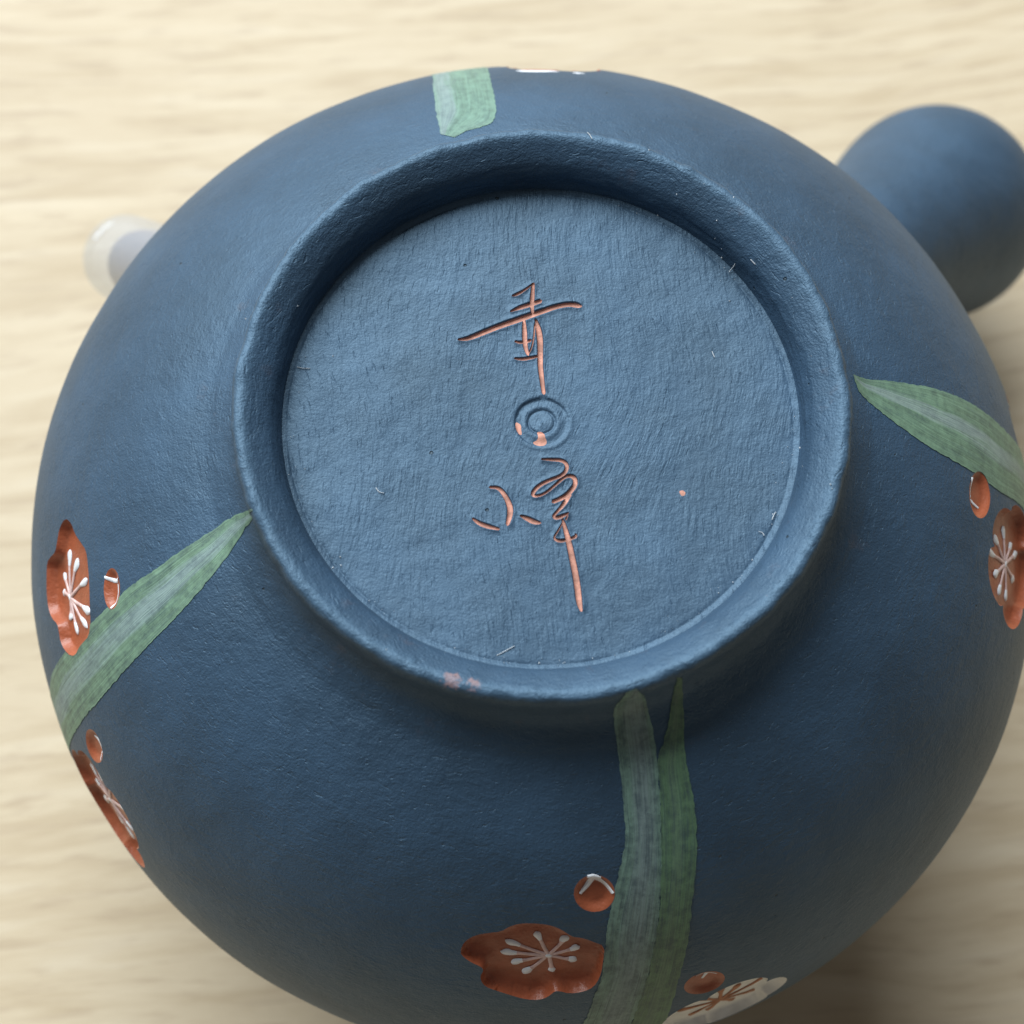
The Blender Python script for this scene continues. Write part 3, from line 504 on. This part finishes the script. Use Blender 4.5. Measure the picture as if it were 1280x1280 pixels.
# painted leaves
def leaf(name, lf, mat_, label, ext=None, off=.045, jag=.13):
    a = to_plane(lf['a']); b_ = to_plane(lf['b'])
    if ext:                                                # the leaf goes on round the side of the pot
        for e, q in ((a, ext[0]), (b_, ext[1])): e += [(math.radians(x) * KX, y) for x, y in q]
    A = resample(a, .22, closed=False); B = resample(b_, .22, closed=False)
    n = max(len(A), len(B)); t = np.linspace(0, 1, n); m_ = 15
    A = np.stack([np.interp(t, np.linspace(0, 1, len(A)), A[:, k_]) for k_ in (0, 1)], 1); B = np.stack([np.interp(t, np.linspace(0, 1, len(B)), B[:, k_]) for k_ in (0, 1)], 1)
    A0, B0 = A.copy(), B.copy()
    for E_, sg_ in ((A, 1), (B, -1)):
        d = B0 - A0; d /= np.maximum(np.hypot(*d.T), .2)[:, None]
        for i in range(n): E_[i] += d[i] * sg_ * jag * (noise.noise(Vector((i * .30, sg_ * 5, lf['a'][0][0]))) + .5 * noise.noise(Vector((i * .9, sg_ * 9, 2))) + .55 * noise.noise(Vector((i * 2.3, sg_ * 9, 7))))
    C_ = (A + B) / 2; vl = np.concatenate([[0], np.cumsum(np.hypot(*np.diff(C_, axis=0).T))])
    G = []; U = []
    for i in range(n):
        for j in range(m_):
            w_ = j / (m_ - 1); G.append(A0[i] * (1 - w_) + B0[i] * w_); U.append((w_, vl[i]))
    G = np.array(G); U = np.array(U)
    loop = [tuple(p) for p in A] + [tuple(p) for p in B[::-1]]
    mn, mx = G.min(0), G.max(0)
    near = [c for c in cuts if np.array(c['outline']).min(0)[0] < mx[0] and np.array(c['outline']).max(0)[0] > mn[0] and np.array(c['outline']).min(0)[1] < mx[1] and np.array(c['outline']).max(0)[1] > mn[1]]
    Q = [tuple(g) for k_, g in enumerate(G) if 0 < k_ % m_ < m_ - 1]
    if True:
        qa = np.array(Q); kk = dist_to(qa, loop) > .07; kk &= np.array([inside(q, loop) for q in Q])
        for c in near: kk &= dist_to(qa, c['outline']) > .06
        Q = [q for q, z_ in zip(Q, kk) if z_]
    W, T = cdt(Q, [loop] + [c['outline'] for c in near])
    F_ = []
    for t_ in T:
        t_ = ccw(W, t_); ce = (W[t_[0]] + W[t_[1]] + W[t_[2]]) / 3
        if inside(ce, loop) and not any(inside(ce, c['outline']) for c in near): F_.append(t_[::-1])
    used, F_ = compact(W, F_); W = W[used]
    UVl = []
    for w_ in W:
        d = np.hypot(*(G - w_).T); k_ = np.argsort(d)[:4]; ww = 1 / (d[k_] + 1e-3); UVl.append((U[k_] * ww[:, None]).sum(0) / ww.sum())
    o = build(name, [surf(w_[0] / KX, w_[1], off) for w_ in W], F_, mat_, pot, UVl)
    o['label'] = label; return o
def ext_from(lf, ds, n=5, dth=0.0):
    r_ = []
    for e in ('a', 'b'):
        x0, y0 = lf[e][-1]; px, py = lf[e][-4]; k_ = (x0 - px) / max(y0 - py, .5)
        k_ = max(-.6, min(.6, k_))
        r_.append([(x0 + k_ * ds * i / n * .5 + dth * i / n, y0 + ds * i / n) for i in range(1, n + 1)])
    return r_
leaf('leaf', LEAF_LEFT, M_LEAF, 'long green painted leaf reaching to the left edge', ext_from(LEAF_LEFT, 8))
leaf('leaf', LEAF_RIGHT, M_LEAF_R, 'broad green painted leaf reaching to the right edge', ext_from(LEAF_RIGHT, 8))
leaf('leaf', LEAF_FRONT_PALE, M_LEAF_PALE, 'pale grey green painted leaf, left of the twin leaves', ext_from(LEAF_FRONT_PALE, 12))
leaf('leaf', LEAF_FRONT_GREEN, M_LEAF_DEEP, 'deeper green painted leaf, right of the twin leaves', ext_from(LEAF_FRONT_GREEN, 12), off=.06)
leaf('leaf', LEAF_BACK, M_LEAF_BACK, 'short mint green painted leaf tip behind the foot ring', ext_from(LEAF_BACK, 10))

# foot ring: outer wall (same profile as the body), crest, inner chamfer and inner wall
inner = [(22.9, -.02), (22.6, -.05), (22.25, -.24), (21.8, -.55), (21.4, -.85), (21.05, -1.15), (20.75, -1.45), (20.5, -1.85), (20.32, -2.3), (20.18, -3.0), (20.05, -3.7), (19.95, -4.15)]
ring = [(float(np.interp(s_, SF, RFs)), float(np.interp(s_, SF, ZFs)), s_) for s_ in np.arange(S0, -.01, -.3)]
V, UV, F = [], [], []; NRG = 540
rows = [(r_, z_, s_, True) for r_, z_, s_ in ring]
ii = resample([(ring[-1][0], ring[-1][1])] + [(a, b_ + H) for a, b_ in inner], .16, closed=False, smooth=1)
rows += [(r_, z_, -q * .16, False) for q, (r_, z_) in enumerate(ii) if q > 0]
for k_, (r_, z_, s_, outer) in enumerate(rows):
    for i in range(NRG):
        a = 2 * math.pi * i / NRG - math.pi
        if outer: p = surf(a, s_)
        else:
            x, y = r_ * math.cos(a), r_ * math.sin(a)
            base = np.array(surf(a, 0)); fade = max(0, 1 - (-s_) / 1.2)
            raw = np.array((float(np.interp(0, SF, RFs)) * math.cos(a), float(np.interp(0, SF, RFs)) * math.sin(a), float(np.interp(0, SF, ZFs))))
            dd = (base - raw) * fade
            g = 1 - fade; low = max(0, min(1, (z_ - (H - 4.1)) / 1.0))
            chat = (noise.noise(Vector((a * 9, z_ * 2.6, 1))) * .10 + noise.noise(Vector((a * 30, z_ * 6, 4))) * .045 + noise.noise(Vector((a * 3, z_ * 1, 8))) * .10) * g * low
            p = (x + dd[0] + math.cos(a) * chat, y + dd[1] + math.sin(a) * chat, z_ + dd[2] + chat * .8)
        V.append(tuple(p)); UV.append((a * 22, s_))
for k_ in range(len(rows) - 1):
    for i in range(NRG):
        j = (i + 1) % NRG; F.append((k_ * NRG + i, k_ * NRG + j, (k_ + 1) * NRG + j, (k_ + 1) * NRG + i))
build('foot_ring', V, F, M_RING, pot, UV)

# base disc with the incised signature
ZD = H - 4.03; RD = 20.02
def disc_z(x, y):
    r_ = math.hypot(x, y); z_ = ZD + .12 * noise.noise(Vector((x * .12, y * .12, 0))) + .035 * noise.noise(Vector((x * .6, y * .35, 5))) 
    z_ += .10 * smooth01((r_ - 19.2) / .8) - .16 * math.exp(-((r_ - 19.55) / .12) ** 2) * (.5 + .5 * noise.noise(Vector((x * .3, y * .3, 9))))
    sx, sy = x - STAMP[0], y - STAMP[1]; q = math.hypot(sx, sy * 1.05); w_ = noise.noise(Vector((x * .9, y * .9, 3)))
    up = .5 + .5 * (-.75 * sx + .66 * sy) / max(q, .01)           # impression is deeper at the upper left
    z_ -= (.05 + .16 * up) * (1 - smooth01((q - 2.0 - .06 * w_) / .14))
    z_ += .10 * math.exp(-((q - 1.35) / .28) ** 2) + .05 * math.exp(-(q / .7) ** 2)
    z_ -= .12 * math.exp(-((q - 1.02 - .05 * w_) / .085) ** 2)
    z_ += .05 * math.exp(-((q - 2.35) / .16) ** 2) * (1.1 - up)
    return z_
strokes = [[resample(s_, .07, closed=False, smooth=2) for s_ in ch_] for ch_ in (CHAR_A, CHAR_B)]
def outline_of(P):
    D = np.gradient(P[:, :2], axis=0); D /= np.maximum(np.hypot(*D.T), 1e-9)[:, None]; N = np.stack([-D[:, 1], D[:, 0]], 1)
    l = P[:, :2] + N * P[:, 2:3]; r_ = P[:, :2] - N * P[:, 2:3]
    e = P[-1, :2] + D[-1] * P[-1, 2] * .9; s_ = P[0, :2] - D[0] * P[0, 2] * .9
    return [tuple(s_)] + [tuple(p) for p in l[::1]] + [tuple(e)] + [tuple(p) for p in r_[::-1]]
for ch_ in strokes:
    for s_ in ch_: s_[:, 2] *= 1.04
allS = [(ci, s_, outline_of(s_)) for ci, ch_ in enumerate(strokes) for s_ in ch_]
def groove(pts):
    """depth of the incised line at each point"""
    best = np.zeros(len(pts)); burr = np.zeros(len(pts))
    for ci, s_, ol in allS:
        mn = s_[:, :2].min(0) - .5; mx = s_[:, :2].max(0) + .5
        k_ = np.where(((pts > mn) & (pts < mx)).all(1))[0]
        if not len(k_): continue
        d = np.hypot(pts[k_, None, 0] - s_[None, :, 0], pts[k_, None, 1] - s_[None, :, 1]) / np.maximum(s_[None, :, 2], .03)
        q = d.argmin(1); dm = d[np.arange(len(k_)), q]; w_ = s_[q, 2]
        best[k_] = np.maximum(best[k_], np.where(dm < 1, (1 - smooth01((dm - .72) / .28)) * (.10 + .55 * w_), 0))
        burr[k_] = np.maximum(burr[k_], .045 * np.exp(-((dm - 1.22) / .2) ** 2) * (dm >= 1))
    return np.where(best > 0, best, -burr)
pts = [(0, 0)]
for x in np.arange(-RD, RD, .36):
    for y in np.arange(-RD, RD, .36):
        if math.hypot(x, y) < RD - .25 and math.hypot(x, y) > 3.1: pts.append((x + random.uniform(-.05, .05), y + random.uniform(-.05, .05)))
for x in np.arange(-3.1, 3.1, .085):
    for y in np.arange(-3.1, 3.1, .085):
        if math.hypot(x, y) < 3.1: pts.append((x, y))
for q in range(420):
    a = 2 * math.pi * q / 420
    for rr_ in (19.35, 19.47, 19.55, 19.63, 19.75): pts.append((rr_ * math.cos(a), rr_ * math.sin(a)))
A = np.array(pts); near = np.zeros(len(A), bool)
chips = [[tuple(p) for p in resample(c_, .1)] for c_ in CHIPS]
for ci, s_, ol in allS:
    mn = s_[:, :2].min(0) - .5; mx = s_[:, :2].max(0) + .5; k_ = np.where(((A > mn) & (A < mx)).all(1))[0]
    if len(k_): near[k_] |= (np.hypot(A[k_, None, 0] - s_[None, :, 0], A[k_, None, 1] - s_[None, :, 1]).min(1) < s_[:, 2].max() * 1.6 + .05)
for c_ in chips: near |= dist_to(A, c_) < .04
pts = [p for p, n_ in zip(pts, near) if not n_]
for ci, s_, ol in allS:                                    # fine points inside and just outside every stroke
    D = np.gradient(s_[:, :2], axis=0); D /= np.maximum(np.hypot(*D.T), 1e-9)[:, None]; N = np.stack([-D[:, 1], D[:, 0]], 1)
    for f_ in (-1.6, -1.25, -.82, -.6, 0, .6, .82, 1.25, 1.6):
        pts += [tuple(p) for p in (s_[:, :2] + N * s_[:, 2:3] * f_)[::1]]
loops = [ol for _, _, ol in allS] + chips + [[(RD * math.cos(2 * math.pi * q / 420), RD * math.sin(2 * math.pi * q / 420)) for q in range(420)]]
W, T = cdt(pts, loops)
dep = groove(W)
# groove shoulders stay level: a point on no stroke interior keeps depth 0
VZ = [(w_[0], w_[1], disc_z(w_[0], w_[1]) - d_) for w_, d_ in zip(W, dep)]
sel = {'disc': [], 0: [], 1: [], 'c': []}
bbs = [(ci, ol, np.array(ol).min(0), np.array(ol).max(0)) for ci, _, ol in allS]
for t_ in T:
    t_ = ccw(W, t_); ce = (W[t_[0]] + W[t_[1]] + W[t_[2]]) / 3; w_ = 'disc'
    if abs(ce[0]) < 9 and abs(ce[1]) < 17:
        for ci, ol, mn, mx in bbs:
            if mn[0] <= ce[0] <= mx[0] and mn[1] <= ce[1] <= mx[1] and inside(ce, ol): w_ = ci; break
    if w_ == 'disc':
        for c_ in chips:
            if inside(ce, c_): w_ = 'c'
    if w_ in (0, 1):                                       # the steep rim of each cut shows the dark slip, only its floor is red clay
        dm = min(float((np.hypot(s_[:, 0] - ce[0], s_[:, 1] - ce[1]) / np.maximum(s_[:, 2], .03)).min()) for _, s_, _ in allS if abs(s_[:, 0] - ce[0]).min() < .6)
        if dm > .80: w_ = 'disc'
    sel[w_].append(t_)
for k_, nm, mt, lb in (('disc', 'base_disc', M_DISC, None), (0, 'incised_character', M_GROOVE, 'upper incised character with a long slanting stroke'),
                       (1, 'incised_character', M_GROOVE, 'lower incised character with a long straight tail'), ('c', 'bare_clay_chip', M_GROOVE, None)):
    used, F = compact(W, sel[k_])
    o = build(nm, [VZ[i] for i in used], F, mt, pot, [W[i] for i in used])
    if lb: o['label'] = lb

# lathe helper for handle, spout, lid
def lathe(name, prof, mat_, parent, origin, axis, n=96, bend=None, sharp=None, uvs=1.0):
    ax = Vector(axis).normalized(); q = ax.to_track_quat('Z', 'Y'); V, UV, F = [], [], []
    s_ = 0
    for k_, (r_, t_) in enumerate(prof):
        if k_: s_ += math.hypot(r_ - prof[k_ - 1][0], t_ - prof[k_ - 1][1])
        for i in range(n + 1):
            a = 2 * math.pi * i / n; p = Vector((r_ * math.cos(a), r_ * math.sin(a), t_))
            if bend: p += bend(t_)
            p = q @ p + Vector(origin); V.append(tuple(p)); UV.append((a * 10 * uvs, s_))
    for k_ in range(len(prof) - 1):
        for i in range(n): F.append((k_ * (n + 1) + i, k_ * (n + 1) + i + 1, (k_ + 1) * (n + 1) + i + 1, (k_ + 1) * (n + 1) + i))
    return build(name, V, F, mat_, parent, UV, sharp=sharp)

def curve_pts(l, step=.5, sm=3): return [tuple(p) for p in resample(l, step, closed=False, smooth=sm)]
ah = math.radians(48.6); el = math.radians(-38)
axh = (math.cos(ah) * math.cos(el), math.sin(ah) * math.cos(el), math.sin(el))
lathe('handle', curve_pts([(9.5, -6), (8.2, 0), (7.0, 5), (7.2, 12), (8.4, 20), (10.0, 28), (11.4, 34), (12.0, 38), (11.4, 42), (9.4, 45), (6.5, 46.6), (3.6, 47), (2.6, 46.6), (2.2, 45), (2.2, 34)]), M_BODY, pot,
      (36 * math.cos(ah), 36 * math.sin(ah), H - 38), axh)
as_ = math.radians(139.5); els = math.radians(-42)
axs = (math.cos(as_) * math.cos(els), math.sin(as_) * math.cos(els), math.sin(els))
so = (37 * math.cos(as_), 37 * math.sin(as_), H - 37)
lathe('spout', curve_pts([(9, -4), (7.6, 1), (6, 7), (4.9, 13), (4.1, 19), (3.7, 24), (3.55, 25.0), (3.3, 25.7), (2.6, 25.6), (2.3, 24.5), (2.2, 12)], .4), M_BODY, pot, so, axs)
cv = lathe('spout_cover', curve_pts([(5.15, 13.5), (4.9, 16), (4.75, 21), (4.7, 27), (4.7, 28.4), (4.55, 29.3), (4.2, 29.6), (3.8, 29.3), (3.65, 28.4), (3.7, 27), (4.05, 22), (4.3, 18), (4.7, 13.7), (4.95, 13.3), (5.15, 13.5)], .3, 2), M_VINYL, pot, so, axs)
cv['label'] = 'clear vinyl sleeve over the spout tip'
# lid under the pot, on whose knob the upturned pot stands
lid = lathe('lid', curve_pts([(0.01, -56.5), (14, -57), (25.5, -59.4), (29.8, -61.3), (30.4, -62.3), (29.6, -63.2), (22, -65.6), (12, -67.8), (5.6, -68.6)], .8, 2)[::-1], M_BODY, pot, (0, 0, H), (0, 0, 1))
lathe('lid_knob', curve_pts([(5.6, -68.2), (4.6, -70), (5.4, -72), (8.2, -74.4), (8.8, -76.2), (7.4, -77.7), (4, -78), (0.01, -78)], .4, 2)[::-1], M_BODY, lid, (0, 0, H), (0, 0, 1))

# dust and fibres lying in the foot recess: too small and too many to name one by one
V, F = [], []
def speck(p, r_):
    b0 = len(V); q = [Vector(v) for v in ((1, 0, 0), (-.8, .5, 0), (-.4, -.9, .1), (0, 0, .8), (.1, .1, -.7))]
    rot = Matrix.Rotation(random.uniform(0, 6), 3, 'Z')
    V.extend(tuple(rot @ (v * r_) + Vector(p) + Vector((0, 0, r_ * .5))) for v in q)
    F.extend((b0 + a, b0 + b_, b0 + c_) for a, b_, c_ in ((0, 1, 3), (1, 2, 3), (2, 0, 3), (1, 0, 4), (2, 1, 4), (0, 2, 4)))
for p in DUST: speck(p, random.uniform(.035, .10))
for _ in range(70):
    a = random.gauss(-1.2, 1.1); r_ = 19.7 - abs(random.gauss(0, .5)); speck((r_ * math.cos(a), r_ * math.sin(a), ZD + .05), random.uniform(.02, .05))
for _ in range(60):
    a = random.uniform(0, 6.28); r_ = random.uniform(0, 19); speck((r_ * math.cos(a), r_ * math.sin(a), ZD + .03), random.uniform(.012, .03))
for f_ in FIBRES:
    P = resample(f_, .12, closed=False, smooth=2)
    if len(P) < 2: continue
    for i in range(len(P) - 1):
        a, b_ = Vector(P[i]), Vector(P[i + 1]); d = (b_ - a).normalized() if (b_ - a).length else Vector((1, 0, 0)); n_ = d.cross(Vector((0, 0, 1))).normalized() * .03; u_ = Vector((0, 0, .10)); k0 = len(V)
        V.extend(tuple(v) for v in (a + n_ + u_, a - n_ + u_, b_ - n_ + u_, b_ + n_ + u_, a + u_ + Vector((0, 0, .05)), b_ + u_ + Vector((0, 0, .05))))
        F.extend([(k0, k0 + 4, k0 + 5, k0 + 3), (k0 + 4, k0 + 1, k0 + 2, k0 + 5), (k0 + 1, k0, k0 + 3, k0 + 2)])
du = build('dust', V, F, M_DUST, None, smooth=False)
tag(du, 'white dust specks and lint fibres in the recess of the foot ring', 'dust', kind='stuff')
